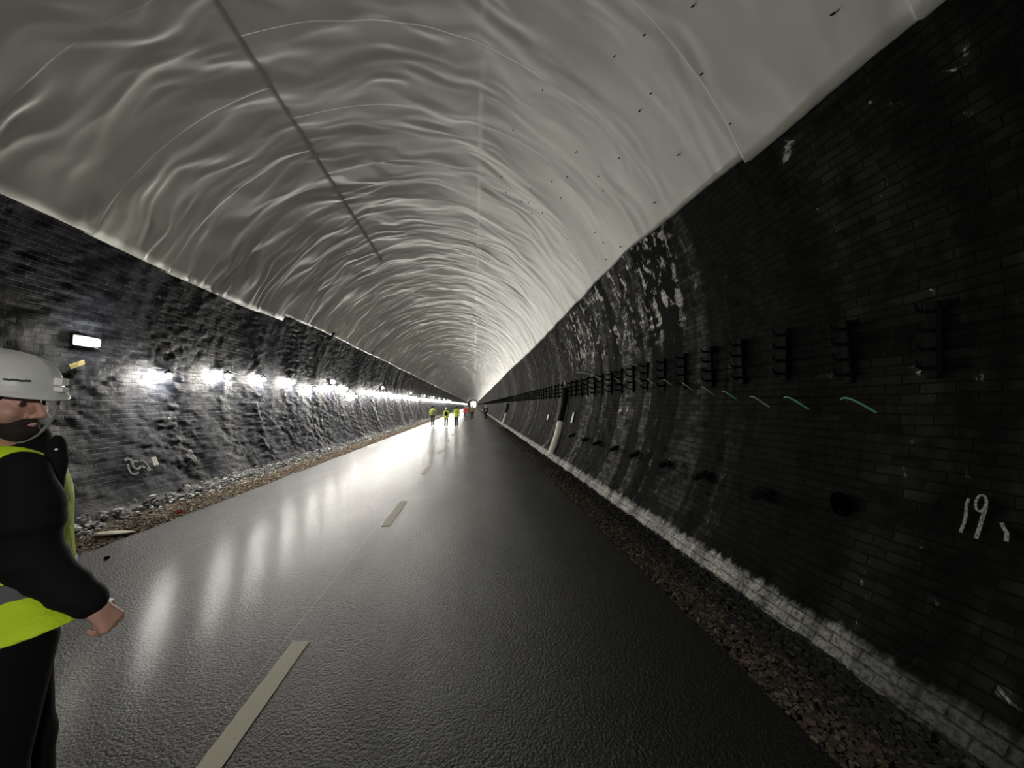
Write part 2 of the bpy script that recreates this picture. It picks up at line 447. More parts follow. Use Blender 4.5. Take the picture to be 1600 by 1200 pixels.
strip('ground_right', 3.06, 4.15, -.015, -.13, -.05, M_SOIL, 3)
strip('ground_left', -3.06, -4.15, -.015, .06, .0, M_SOIL, 8)

def stones(name, n, material, f, seed, label, cat):
    rs = np.random.RandomState(seed)
    ico = bmesh.new(); bmesh.ops.create_icosphere(ico, subdivisions=1, radius=1)
    iv = np.array([v.co[:] for v in ico.verts]); ifc = np.array([[v.index for v in f_.verts] for f_ in ico.faces]); ico.free()
    iv += 0
    P, Sz = f(rs, n)
    n = len(P)
    k = len(iv)
    sc = Sz[:, None]*rs.uniform(.55, 1.3, (n, 3)); sc[:, 2] *= .62
    A = rs.uniform(0, 2*PI, n); ca, sa = np.cos(A), np.sin(A)
    L = iv[None]*(1+rs.uniform(-.28, .28, (n, k, 1)))*sc[:, None]
    tx = rs.uniform(-.4, .4, n)[:, None]
    z = L[..., 2]+L[..., 0]*tx
    X = L[..., 0]*ca[:, None]-L[..., 1]*sa[:, None]; Yy = L[..., 0]*sa[:, None]+L[..., 1]*ca[:, None]
    V = np.stack([X, Yy, z], -1)+P[:, None]
    F = (ifc[None]+(np.arange(n)*k)[:, None, None]).reshape(-1, 3)
    o = mesh_np(name, V.reshape(-1, 3), F, material, smooth=False)
    return tag(o, label, cat, kind='stuff')
def zr(x): return np.interp((np.abs(x)-3.06)/1.09, [0, .12, .5, 1], [-.045, -.015, -.05, -.13])
def zl(x): return np.interp((np.abs(x)-3.06)/1.09, [0, .12, .5, 1], [-.045, -.015, 0, .06])
def ydist(rs, n, a, b): return a*(b/a)**rs.rand(n)
def f_rb(rs, n):
    y = ydist(rs, n, 1.2, 30); x = 3.10+.44*rs.rand(n)**1.15; return np.stack([x, y, zr(x)+.008+.012*rs.rand(n)], -1), rs.uniform(.006, .024, n)*(1+y*.03)
def f_rd(rs, n):
    y = ydist(rs, n, 1.2, 30); x = 3.95-.55*rs.rand(n)**.9; return np.stack([x, y, zr(x)+.008+.012*rs.rand(n)], -1), rs.uniform(.008, .032, n)*(1+y*.03)
def f_lb(rs, n):
    y = ydist(rs, n, 3.6, 60); x = -(3.10+.62*rs.rand(n)**1.1); return np.stack([x, y, zl(x)+.006+.012*rs.rand(n)], -1), rs.uniform(.006, .024, n)*(1+y*.02)
def f_lw(rs, n):
    y = ydist(rs, n, 3.6, 60); q = rs.rand(n)**1.5; x = -(3.98-.38*q); return np.stack([x, y, zl(x)+.012+.16*rs.rand(n)*(1-q)**3], -1), rs.uniform(.012, .055, n)*(1-.5*q)
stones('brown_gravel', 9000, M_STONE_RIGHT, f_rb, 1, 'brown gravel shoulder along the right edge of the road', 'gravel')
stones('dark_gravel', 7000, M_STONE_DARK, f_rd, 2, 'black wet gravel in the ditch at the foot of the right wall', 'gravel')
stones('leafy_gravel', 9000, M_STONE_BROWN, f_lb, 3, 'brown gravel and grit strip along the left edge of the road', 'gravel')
stones('pale_rubble', 2600, M_CHALK, f_lw, 4, 'whitish crumbled rubble along the foot of the left wall', 'rubble')

# centre line dashes
for k in range(18):
    y1 = 3.03+4.12*k; y0 = y1-1.42
    if k == 0: y0 = 1.55
    bm = bmesh.new(); x0, x1 = .065, .185
    n = 40; t_, b_ = [], []
    rr = random.Random(k)
    for i in range(n+1):
        y = y0+(y1-y0)*i/n; e = .003
        t_.append((bm.verts.new((x0+rr.uniform(-e, e), y, .004)), bm.verts.new((x1+rr.uniform(-e, e), y, .004))))
        b_.append((bm.verts.new((x0, y, -.002)), bm.verts.new((x1, y, -.002))))
    for i in range(n):
        bm.faces.new((t_[i][0], t_[i][1], t_[i+1][1], t_[i+1][0]))
        bm.faces.new((b_[i][0], t_[i][0], t_[i+1][0], b_[i+1][0])); bm.faces.new((t_[i][1], b_[i][1], b_[i+1][1], t_[i+1][1]))
    bm.faces.new((b_[0][0], b_[0][1], t_[0][1], t_[0][0])); bm.faces.new((t_[n][0], t_[n][1], b_[n][1], b_[n][0]))
    o = obj('road_marking', bm, M_ROADPAINT)
    if k < 6: lab = ('%s cream centre-line dash painted on the road' % ORD[k]) if k else 'long cream centre-line dash on the asphalt, nearest at the bottom edge'
    else: lab = 'tiny distant cream centre-line dash beyond the sixth one'
    tag(o, lab, 'road marking', 'centre-line dashes on the road')

# ------------------------------------------------------------------ festoon lamps on the left wall
def lathe_shade(bm, seg=18):
    prof = [(.026, .100), (.060, .078), (.082, .050), (.084, .047), (.062, .071), (.026, .092)]
    rings = [[bm.verts.new((r_*math.cos(2*PI*k/seg), r_*math.sin(2*PI*k/seg), z)) for k in range(seg)] for r_, z in prof]
    for a, b in zip(rings, rings[1:]+rings[:1]):
        for k in range(seg): bm.faces.new((a[k], a[(k+1) % seg], b[(k+1) % seg], b[k]))
def make_festoon():
    root = empty('festoon_lamp', (0, 0, 0))
    bm = bmesh.new(); cyl(bm, (0, 0, .05), (0, 0, .105), .030, .024, 16); cyl(bm, (0, 0, .105), (0, 0, .135), .014, .010, 12)
    obj('socket', bm, M_BLACKPL, root, True)
    bm = bmesh.new(); lathe_shade(bm); obj('lamp_shade', bm, M_BLACKPL, root, True)
    bm = bmesh.new(); bmesh.ops.create_uvsphere(bm, u_segments=14, v_segments=9, radius=.052)
    for v in bm.verts:
        if v.co.z > .02: v.co.x *= .75; v.co.y *= .75; v.co.z *= 1.15
    obj('bulb', bm, M_BULB, root, True)
    return root
fest = make_festoon()
ys_meas = [8.08, 9.87, 11.47, 13.25, 15.0, 16.8, 18.54, 20.05, 21.89, 23.78, 25.5, 27.15, 29.23]
zs_meas = [2.29, 2.43, 2.45, 2.47, 2.32, 2.44, 2.49, 2.16, 2.46, 2.48, 2.42, 2.47, 2.47]
lamps = list(zip(ys_meas, zs_meas)); rl = random.Random(11)
while lamps[-1][0] < END-20: lamps.append((lamps[-1][0]+1.8, 2.46+rl.uniform(-.09, .04)))
behind = []
def lampx(z): return -math.sqrt(R*R-(z-CZ)**2)+.14
far_mesh = None
allp = []
for i, (y, z) in enumerate(lamps+behind):
    x = lampx(z)
    allp.append((x, y, z))
    if y > 45:
        if far_mesh is None:
            bm = bmesh.new(); bmesh.ops.create_icosphere(bm, subdivisions=1, radius=.054)
            nf = len(bm.faces); lathe_shade(bm, 8)
            o = obj('festoon_lamp', bm, M_BULB, None, True); far_mesh = o; o.data.materials.append(M_BLACKPL)
            for f_ in list(o.data.polygons)[nf:]: f_.material_index = 1
        else: o = far_mesh.copy(); col.objects.link(o)
        o.location = (x, y, z)
        lab = 'far bare bulb merged into the bright line of lights on the left wall'
    else:
        o = fest if i == 0 else copy_tree(fest)
        o.location = (x, y, z)
        if y < 0: lab = 'bare bulb on the left wall behind the viewpoint'
        elif i == 0: lab = 'nearest bare glowing bulb on the left wall, right of the white helmet'
        elif i < 13: lab = '%s glowing bulb from the near end of the string on the left wall' % ORD[i]
        else: lab = 'small bare bulb in the string on the left wall beyond the thirteenth'
    tag(o, lab, 'lamp', 'bare bulbs strung along the left wall')
# supply cable looping from bulb to bulb
def string_cable(name, pts, label):
    bm = bmesh.new(); P = []
    for a, b in zip(pts, pts[1:]):
        a, b = Vector(a)+Vector((0, 0, .14)), Vector(b)+Vector((0, 0, .14)); n = 8 if a.y < 60 else 3
        for i in range(n):
            t = i/n; p = a.lerp(b, t); p.z -= .16*4*t*(1-t)*.5; p.x -= .09*math.sin(PI*t); P.append(p)
    P.append(Vector(pts[-1])+Vector((0, 0, .14)))
    tube(bm, P, .008, 6)
    tag(obj(name, bm, M_BLACKPL, None, True), label, 'cable')
string_cable('festoon_cable', [(lampx(2.4), 6.5, 2.52)]+[(lampx(z), y, z) for y, z in lamps], 'black cable looping from bulb to bulb along the left wall')

# bulkhead lamps, higher and further apart
def make_bulkhead():
    root = empty('bulkhead_lamp', (0, 0, 0))           # +x faces into the tunnel
    bm = bmesh.new(); box(bm, (.02, 0, 0), (.05, .40, .17), bev=.012); obj('housing', bm, M_BLACKPL, root)
    bm = bmesh.new(); box(bm, (.075, 0, 0), (.07, .34, .125), bev=.028); obj('lens', bm, M_LENS, root, True)
    bm = bmesh.new(); cyl(bm, (.0, .20, 0), (.0, .27, 0), .012, .012, 10); tube(bm, [(0, .27, 0), (-.01, .33, .05), (-.02, .34, .18)], .006, 6); obj('cable_gland', bm, M_BLACKPL, root, True)
    return root
bh = make_bulkhead()
bys = [6.49, 16.82, 25.59, 36.8, 47, 57, 67, 77, 87, 97, -3.2, -13]
for i, y in enumerate(bys):
    o = bh if i == 0 else copy_tree(bh)
    z = 2.70 if y < 20 else 2.84
    o.location = (-math.sqrt(R*R-(z-CZ)**2)+.06, y, z); o.rotation_euler = (0, 0, 0)
    lab = ['large bright rectangular bulkhead lamp on the wall just above the white helmet', 'second bulkhead lamp, a small light above the bulb string right of the fifth bulb', 'third bulkhead lamp, a tiny light above the bulb string', 'fourth bulkhead lamp, a speck of light above the distant bulb string'][i] if i < 4 else ('bulkhead lamp on the left wall behind the viewpoint' if y < 0 else 'distant bulkhead lamp lost in the line of lights on the left wall')
    tag(o, lab, 'lamp', 'bulkhead lamps on the left wall')

# unseen lamp added behind the viewpoint, right, to light helmet and vest
fl_root = empty('added_flood', (4.42, -5.0, 3.0), (0, rad(-28), rad(-28)))
bm = bmesh.new(); box(bm, (0, 0, 0), (.08, .50, .34), bev=.01)
for k in range(7): box(bm, (.055, -.21+.07*k, 0), (.05, .012, .30))
tube(bm, [(0, -.27, 0), (.08, -.27, 0), (.15, -.2, 0), (.15, .2, 0), (.08, .27, 0), (0, .27, 0)], .012, 8)
obj('housing', bm, M_BLACKPL, fl_root)
bm = bmesh.new(); box(bm, (-.045, 0, 0), (.016, .44, .28), bev=.005); obj('lens', bm, mat('added_flood_glow', (1, 1, 1), .3, emit=(1, .97, .9), estr=ADDED_FLOOD), fl_root)
tag(fl_root, 'unseen black lamp added on the right wall behind the viewpoint', 'lamp')

# ------------------------------------------------------------------ iron cable brackets, right wall
def make_bracket(s=1.0):
    root = empty('cable_bracket', (0, 0, 0))            # -x points into the tunnel
    bm = bmesh.new()
    pts = [(0.02+.10*((z/.26)**2)*.12, 0, z) for z in np.linspace(-.29, .27, 8)]
    box(bm, (.0, 0, -.01), (.045, .075, .56), bev=.008)
    box(bm, (.03, 0, .24), (.06, .11, .05), bev=.006); box(bm, (.03, 0, -.26), (.06, .11, .05), bev=.006)
    obj('back_bar', bm, M_IRON, root)
    for z in (.20, .065, -.07, -.205):
        bm = bmesh.new()
        tube(bm, [(0, 0, z), (-.05, 0, z-.012), (-.10, 0, z-.012), (-.135, 0, z+.01), (-.145, 0, z+.045)], [.016, .015, .014, .013, .011], 8)
        box(bm, (-.07, 0, z+.0), (.11, .05, .012), bev=.003)
        obj('hook', bm, M_IRON, root, True)
    return root
br = make_bracket()
by = [2.43, 3.075, 3.76, 4.43, 5.05, 5.74]
while len(by) < 301: by.append(by[-1]+.65)
by = [y for y in by if abs(y-13.5) > .3]          # none where the drainpipe climbs the wall
far_b = None
def simple_bracket(bm, y=0, dx=0, dz=0):
    box(bm, (dx, y, dz), (.05, .07, .54))
    for z in (.20, .065, -.07, -.205): box(bm, (-.075+dx, y, z+dz), (.14, .04, .03))
for i, y in enumerate(by):
    z = 2.27 if i > 1 else 2.2
    loc = (math.sqrt(R*R-(z-CZ)**2)-.035, y, z)
    if y > 16:
        if far_b is None:
            bm = bmesh.new(); simple_bracket(bm); far_b = o = obj('cable_bracket', bm, M_IRON)
        else: o = far_b.copy(); col.objects.link(o)
        lab = 'distant black iron cable bracket in the dark row along the right wall'
    else:
        o = br if i == 0 else copy_tree(br)
        lab = ('nearest black four-hook cable bracket, far right on the dark wall' if i == 0 else ('%s black four-hook iron cable bracket from the right end of the row' % ORD[i] if i < 12 else 'black four-hook iron cable bracket where the row closes up, before the white drainpipe'))
    o.location = loc; o.rotation_euler = (rad(random.Random(i).uniform(-3, 3)), 0, rad(random.Random(i+99).uniform(-4, 4)))
    tag(o, lab, 'bracket', 'iron cable brackets along the right wall')
bm = bmesh.new(); y = by[-1]+.65
zz = 2.27; xx = math.sqrt(R*R-(zz-CZ)**2)-.035
while y < END-16: simple_bracket(bm, y, xx, zz); y += .65
tag(obj('cable_bracket', bm, M_IRON), 'vanishing far end of the dark bracket row on the right wall', 'bracket', kind='stuff')

# black stub irons low on the right wall
sy = [3.76, 4.82, 5.75, 6.92, 7.93, 9.07, 10.03, 11.45]
def stub_mesh(seed):
    rs = random.Random(seed); bm = bmesh.new()
    box(bm, (0, 0, 0), (.05, .16, .09), bev=.01)
    box(bm, (-.075, rs.uniform(-.03, .03), -.005), (.15, .10, .07), bev=.012)
    cyl(bm, (-.13, 0, .0), (-.16, 0, .0), .022, .02, 10)
    return bm
for i, y in enumerate(sy):
    o = obj('wall_stub', stub_mesh(i), M_IRON)
    o.location = wp(-21, y, .03); o.rotation_euler = (rad(random.Random(i).uniform(-6, 6)), rad(-20), 0)
    tag(o, '%s black iron stub low on the right wall, below the brackets' % ORD[i], 'stub', 'iron stubs low on the right wall')
# dark weep hole rim near the chalked number
bm = bmesh.new(); c = wp(-20, 2.95, .03)
tube(bm, [c+Vector((.0, .07*math.cos(a), .09*math.sin(a))) for a in np.linspace(0, 2*PI, 24)], .012, 8)
bmesh.ops.create_circle(bm, cap_ends=True, segments=24, radius=.07, matrix=Matrix.Translation(c+Vector((.005, 0, 0))) @ Matrix.Rotation(PI/2, 4, 'Y'))
tag(obj('drain_hole', bm, mat('hole_black', (.001, .001, .001), .9, spec=0), None, True), 'round black drain hole in the right wall, left of the chalked number', 'drain hole')

# green cord ends under the brackets
gy = [2.95, 3.58, 4.08, 4.60, 5.08, 5.6, 6.2, 6.85, 7.4, 7.9, 8.5, 9.1, 9.8]
for i, y in enumerate(gy):
    z = float(np.interp(y, [3, 4.1, 5.1, 6.3, 9.8], [1.74, 1.78, 1.94, 2.13, 2.40]))
    thd = math.degrees(math.asin((z-CZ)/R))
    a = wp(thd-1.1, y-.16, .04); b = wp(thd+.3, y+.14, .05); bm = bmesh.new(); P = []
    for k in range(13):
        t = k/12; p = a.lerp(b, t); p.x -= .10*math.sin(PI*t)*.6; p.z += .055*math.sin(PI*t); P.append(p)
    tube(bm, P, [.0085]*13, 8)
    o = obj('cord_end', bm, M_CORDG if i in (0, 1, 3) else M_CORDP, None, True)
    tag(o, '%s curved %s cord end from the right, under the brackets' % (ORD[i], 'green' if i in (0, 1, 3) else 'pale green'), 'cord', 'curved cord ends under the brackets')
bm = bmesh.new(); P = [wp(3.1-4.5*(k/20)+.6*math.sin(PI*k/20), 11.85-2.4*(k/20), .12) for k in range(21)]
tube(bm, P, .009, 6)
tag(obj('cord_line', bm, M_CORDP, None, True), 'long pale cord slanting down across the bracket row on the right wall', 'cord')

# drainpipes following the wall: dark upper length, white lower length
def drainpipe(y, t_top, t_mid, w_, lab, y_bot):
    root = empty('drainpipe', wp(-32, y_bot)); inv = -root.location
    def seg(a0, a1, nm, mt):
        bm = bmesh.new(); P = []
        for k in range(25):
            a = a0+(a1-a0)*k/24; yy = y+(y_bot-y)*max(0, (a-(-17))/(-32+17)) if a < -17 else y
            P.append(wp(a, yy, .05)+inv)
        tube(bm, P, w_, 14)
        o = obj(nm, bm, mt, root, True); return o
    seg(t_top, t_mid, 'upper_pipe', M_IRON)
    p = seg(t_mid+.2, -32.0, 'lower_pipe', M_CREAM); p['label'] = 'cream white lower length of pipe'
    tag(root, lab, 'drainpipe'); return root
drainpipe(13.5, -2, -17.6, .13, 'large drainpipe on the right wall, black above and cream white below', 12.9)
drainpipe(36.4, -8, -20, .14, 'smaller far white drainpipe curving down the right wall near the walkers', 34.8)
# pale plates
def plate(th, y, w_, h_, lab, material, cat='plate', name='marker_plate', lean=0, offn=.04):
    bm = bmesh.new(); box(bm, (0, 0, 0), (.012, w_, h_), bev=.003)
    for s in (-1, 1): cyl(bm, (0, 0, s*h_*.42), (.02 if abs(th) > 90 else -.02, 0, s*h_*.42), .006, .006, 8)
    o = obj(name, bm, material); o.location = wp(th, y, offn)
    tl = rad(-th) if abs(th) < 90 else rad(180-th) if th > 0 else rad(-180-th)
    o.rotation_euler = (rad(lean), tl, 0)
    tag(o, lab, cat); return o
plate(-14.7, 12.1, .16, .34, 'narrow white marker plate on the right wall, right of the drainpipe', M_WHITE)
plate(-16, 16.1, .22, .24, 'small pale marker plate on the right wall, left of the drainpipe', M_CREAM)
plate(-157.5, 7.52, .11, .16, 'upright white marker plate low on the left wall under the nearest bulb', M_WHITE)
plate(-178.0, 6.45, .24, .07, 'small slanted yellow-brown tag on the wall below the bulkhead lamp', mat('brass_tag', (.30, .24, .10), .5), 'tag', 'wall_tag', 25)

# ------------------------------------------------------------------ chalk writing on the walls
def stroke(bm, pts, wd, side):
    """brush stroke of (y, arc height) points on the wall surface"""
    L, Rr = [], []
    for i, (y, th) in enumerate(pts):
        p0 = pts[max(i-1, 0)]; p1 = pts[min(i+1, len(pts)-1)]
        dy = p1[0]-p0[0]; ds = rad(p1[1]-p0[1])*R; n = math.hypot(dy, ds) or 1
        ny, ns = -ds/n*wd/2, dy/n*wd/2
        for arr, s in ((L, 1), (Rr, -1)):
            q = wp(th+math.degrees(s*ns/R), y+s*ny, .035)
            if side < 0: q.x = -q.x
            arr.append(bm.verts.new(q))
    for i in range(len(pts)-1): bm.faces.new((L[i], L[i+1], Rr[i+1], Rr[i]))
    return bm
def finish_paint(name, bm, lab):
    r = bmesh.ops.extrude_face_region(bm, geom=list(bm.faces))
    for v in [g for g in r['geom'] if isinstance(g, bmesh.types.BMVert)]:
        v.co += (Vector((0, v.co.y, CZ))-v.co).normalized()*.006
    bmesh.ops.recalc_face_normals(bm, faces=bm.faces)
    return tag(obj(name, bm, M_CHALKPAINT), lab, 'writing')
bm = bmesh.new()       # "19"
stroke(bm, [(2.150+.004*math.sin(k), -17.0-2.7*k/8) for k in range(9)], .014, 1)
cy, ct = 2.090, -17.2
stroke(bm, [(cy+.024*math.cos(a), ct+.62*math.sin(a)) for a in np.linspace(0, 2*PI, 21)], .012, 1)
stroke(bm, [(cy-.024+.0015*k, ct-.1-2.55*k/8) for k in range(9)], .017, 1)
finish_paint('chalk_number', bm, 'number 19 brushed in white on the dark right wall')
bm = bmesh.new(); stroke(bm, [(1.985, -18.3), (1.972, -18.6), (1.955, -18.9), (1.95, -19.5)], .016, 1)
finish_paint('chalk_mark', bm, 'short crooked white stroke right of the chalked number 19')
def left_px(dx, dy):      # metres along and up from the middle of the scrawl
    return (7.2+dx, -22.4-dy)
def sc(bm, pts, w_=.03): stroke(bm, [left_px(a*.0137, b*.146) for a, b in pts], w_, -1)
bm = bmesh.new()
sc(bm, [(-17, -8), (-12, -10), (-8, -7), (-9, -3)], .05); sc(bm, [(-15, -2), (-16, 6), (-15, 13)], .03)
sc(bm, [(-14, 13), (-8, 14), (-5, 12)], .028); sc(bm, [(-4+5*math.cos(a), 1+6*math.sin(a)) for a in np.linspace(.4, 5.6, 14)], .035)
sc(bm, [(3, -4), (7, -4), (10, 2), (12, 9)], .035); sc(bm, [(4, 3), (3, 6), (7, 7)], .04); sc(bm, [(8, 11), (13, 10)], .06)
finish_paint('chalk_scrawl', bm, 'faded illegible white scrawl low on the left wall beside the marker plate')
bm = bmesh.new()
sc(bm, [(85, -9), (87, -2), (90, 8)], .018); sc(bm, [(88, -8), (91, -7), (92, -3)], .055); sc(bm, [(91, 0), (93, 4), (95, 9)], .05)
finish_paint('chalk_mark', bm, 'short white double stroke low on the left wall, right of the marker plate')

# litter on the left verge
bm = bmesh.new(); bmesh.ops.create_uvsphere(bm, u_segments=20, v_segments=8, radius=1)
for v in bm.verts: v.co = Vector((v.co.x*.20*(1+.1*math.sin(5*v.co.y)), v.co.y*.13, v.co.z*.022))
o = obj('flat_stone', bm, mat('pale_slab', (.42, .38, .28), .7), None, True); o.location = (-3.36, 5.66, .035); o.rotation_euler = (rad(-6), rad(5), rad(20))
tag(o, 'flat pale oval stone on the left verge beside the sleeve', 'stone')
bm = bmesh.new(); bmesh.ops.create_icosphere(bm, subdivisions=2, radius=.028)
rs = random.Random(2)
for v in bm.verts: v.co *= rs.uniform(.8, 1.15); v.co.z *= .6
o = obj('pebble', bm, M_IRON); o.location = (-2.72, 4.83, .014); tag(o, 'single small dark pebble on the asphalt near the left verge', 'stone')
bm = bmesh.new(); bmesh.ops.create_grid(bm, x_segments=6, y_segments=4, size=.5)
for v in bm.verts: v.co = Vector((v.co.x*.14, v.co.y*.08, .012*math.sin(v.co.x*9)+.012*math.cos(v.co.y*11)))
r_ = bmesh.ops.extrude_face_region(bm, geom=list(bm.faces)); [setattr(g, 'co', g.co+Vector((0, 0, .004))) for g in r_['geom'] if isinstance(g, bmesh.types.BMVert)]
o = obj('wrapper', bm, mat('red_wrapper', (.30, .03, .02), .5)); o.location = (-3.28, 6.7, .02); tag(o, 'crumpled red wrapper on the left verge', 'litter')

# ------------------------------------------------------------------ SDF modelling for people
class SDF:
    def __init__(s, lo, hi, h):
        s.lo = np.array(lo, float); s.h = h; s.n = np.ceil((np.array(hi)-s.lo)/h).astype(int)+1
        s.D = np.full(s.n, .5, np.float32)
    def _sub(s, lo, hi, pad):
        a = np.clip(np.floor((np.array(lo)-pad-s.lo)/s.h).astype(int), 0, s.n); b = np.clip(np.ceil((np.array(hi)+pad-s.lo)/s.h).astype(int)+1, 0, s.n)
        if np.any(b <= a): return None, None
        ax = [s.lo[i]+np.arange(a[i], b[i])*s.h for i in range(3)]
        return (slice(a[0], b[0]), slice(a[1], b[1]), slice(a[2], b[2])), np.meshgrid(*ax, indexing='ij', sparse=True)
    def _put(s, sl, d, k, op):
        d = d.astype(np.float32); D = s.D[sl]
        if op == 'sub': d = -d; h = np.clip(k-np.abs(D-d), 0, None)/k; s.D[sl] = np.maximum(D, d)+h*h*k*.25
        elif op == 'and': s.D[sl] = np.maximum(D, d)
        else:
            h = np.clip(k-np.abs(D-d), 0, None)/k; s.D[sl] = np.minimum(D, d)-h*h*k*.25
    def cone(s, a, b, ra, rb, k=.02, op='add', flat=None):
        """tapered capsule; flat=(direction, factor) squeezes the section"""
        a, b = np.array(a, float), np.array(b, float); m = max(ra, rb)
        if flat: m *= 1.0
        sl, G = s._sub(np.minimum(a, b)-m, np.maximum(a, b)+m, .03+k)
        if sl is None: return
        ab = b-a; L = ab@ab+1e-12
        px, py, pz = G[0]-a[0], G[1]-a[1], G[2]-a[2]
        t = np.clip((px*ab[0]+py*ab[1]+pz*ab[2])/L, 0, 1)
        qx, qy, qz = px-t*ab[0], py-t*ab[1], pz-t*ab[2]
        if flat:
            u = np.array(flat[0], float); u /= np.linalg.norm(u); f = flat[1]
            c = (qx*u[0]+qy*u[1]+qz*u[2])*(1/f-1)
            qx, qy, qz = qx+c*u[0], qy+c*u[1], qz+c*u[2]
        d = np.sqrt(qx*qx+qy*qy+qz*qz)-(ra+t*(rb-ra))
        if flat: d = d*flat[1]**.5
        s._put(sl, d, k, op)
    def ell(s, c, r, M=None, k=.02, op='add'):
        c = np.array(c, float); r = np.array(r, float); m = r.max()
        sl, G = s._sub(c-m, c+m, .03+k)
        if sl is None: return
        p = [G[i]-c[i] for i in range(3)]
        if M is not None: p = [p[0]*M[0][j]+p[1]*M[1][j]+p[2]*M[2][j] for j in range(3)]
        k0 = np.sqrt((p[0]/r[0])**2+(p[1]/r[1])**2+(p[2]/r[2])**2)
        k1 = np.sqrt((p[0]/r[0]**2)**2+(p[1]/r[1]**2)**2+(p[2]/r[2]**2)**2)+1e-9
        s._put(sl, k0*(k0-1)/k1, k, op)
    def plane(s, p, n):          # keep the side opposite to n
        n = np.array(n, float); n /= np.linalg.norm(n)
        ax = [s.lo[i]+np.arange(s.n[i])*s.h for i in range(3)]; G = np.meshgrid(*ax, indexing='ij', sparse=True)
        s.D = np.maximum(s.D, ((G[0]-p[0])*n[0]+(G[1]-p[1])*n[1]+(G[2]-p[2])*n[2]).astype(np.float32))
    def mesh(s, name, material, parent=None, origin=(0, 0, 0)):
        D = s.D; D[[0, -1]] = .5; D[:, [0, -1]] = .5; D[:, :, [0, -1]] = .5
        I = D < 0
        n = D.shape
        c = [slice(0, -1), slice(1, None)]
        cnt = np.zeros([q-1 for q in n], np.uint8)
        for i in (0, 1):
            for j in (0, 1):
                for k in (0, 1): cnt += I[c[i], c[j], c[k]]
        act = (cnt > 0) & (cnt < 8)
        idx = np.full(act.shape, -1, np.int32); ijk = np.argwhere(act); idx[act] = np.arange(len(ijk))
        acc = np.zeros((len(ijk), 3)); num = np.zeros(len(ijk))
        corners = np.array([[i, j, k] for i in (0, 1) for j in (0, 1) for k in (0, 1)])
        for a in range(8):
            for b in range(a+1, 8):
                df = corners[b]-corners[a]
                if np.abs(df).sum() != 1: continue
                pa = ijk+corners[a]; pb = ijk+corners[b]
                da = D[pa[:, 0], pa[:, 1], pa[:, 2]]; db = D[pb[:, 0], pb[:, 1], pb[:, 2]]
                m = (da < 0) != (db < 0)
                t = da[m]/(da[m]-db[m])
                acc[m] += corners[a]+df*t[:, None]; num[m] += 1
        V = s.lo+(ijk+acc/num[:, None])*s.h-np.array(origin)
        Fs = []
        for ax in range(3):
            o1, o2 = [(1, 2), (2, 0), (0, 1)][ax]
            sl0 = [slice(None)]*3; sl1 = [slice(None)]*3; sl0[ax] = slice(0, -1); sl1[ax] = slice(1, None)
            A = I[tuple(sl0)]; B = I[tuple(sl1)]
            e = np.argwhere(A != B)
            e = e[(e[:, o1] > 0) & (e[:, o2] > 0) & (e[:, o1] < n[o1]-1) & (e[:, o2] < n[o2]-1)]
            def at(d1, d2):
                q = e.copy(); q[:, o1] -= d1; q[:, o2] -= d2; return idx[q[:, 0], q[:, 1], q[:, 2]]
            f = np.stack([at(0, 0), at(1, 0), at(1, 1), at(0, 1)], -1)
            ins = A[e[:, 0], e[:, 1], e[:, 2]]
            f[~ins] = f[~ins][:, ::-1]
            Fs.append(f)
        return mesh_np(name, V, np.concatenate(Fs), material, parent)

def frame(yaw_deg, pitch_deg=0, roll_deg=0):
    M = (Matrix.Rotation(rad(yaw_deg), 3, 'Z') @ Matrix.Rotation(rad(pitch_deg), 3, 'Y') @ Matrix.Rotation(rad(roll_deg), 3, 'X'))
    return np.array([[M[i][j] for j in range(3)] for i in range(3)])

M_SKIN = mat('skin', (.58, .33, .26), .5); t_ = NT(M_SKIN)
M_HAND = mat('hand_skin', (.36, .17, .13), .55)
M_JACKET = mat('black_jacket', (.006, .006, .008), .85, spec=.2)
M_TROUSER = mat('black_trousers', (.004, .004, .005), .9, spec=.2)
M_HELMET = mat('white_helmet', (.64, .65, .64), .4)
M_HELMCLIP = mat('helmet_clip', (.95, .95, .93), .25)
M_STRAP = mat('grey_strap', (.30, .31, .29), .7)
M_BEARD = mat('beard', (.022, .015, .012), .9)
M_BAND = mat('silver_band', (.11, .11, .12), .6)
def hivis(name, c):
    m = mat(name, c, .75); t = NT(m); g = t.n('ShaderNodeNewGeometry').outputs['Position']
    n = t.noise(g, 14, 4, .6); t.l(t.bump(n, .6, .02), t.p.inputs['Normal'])
    t.l(t.bump(t.noise(g, 400, 2), .3, .001, t.bump(n, .6, .02)), t.p.inputs['Normal']); return m
M_VEST = hivis('yellow_vest', (.62, .88, .02))
M_BOOT = mat('boot', (.008, .007, .006), .6)

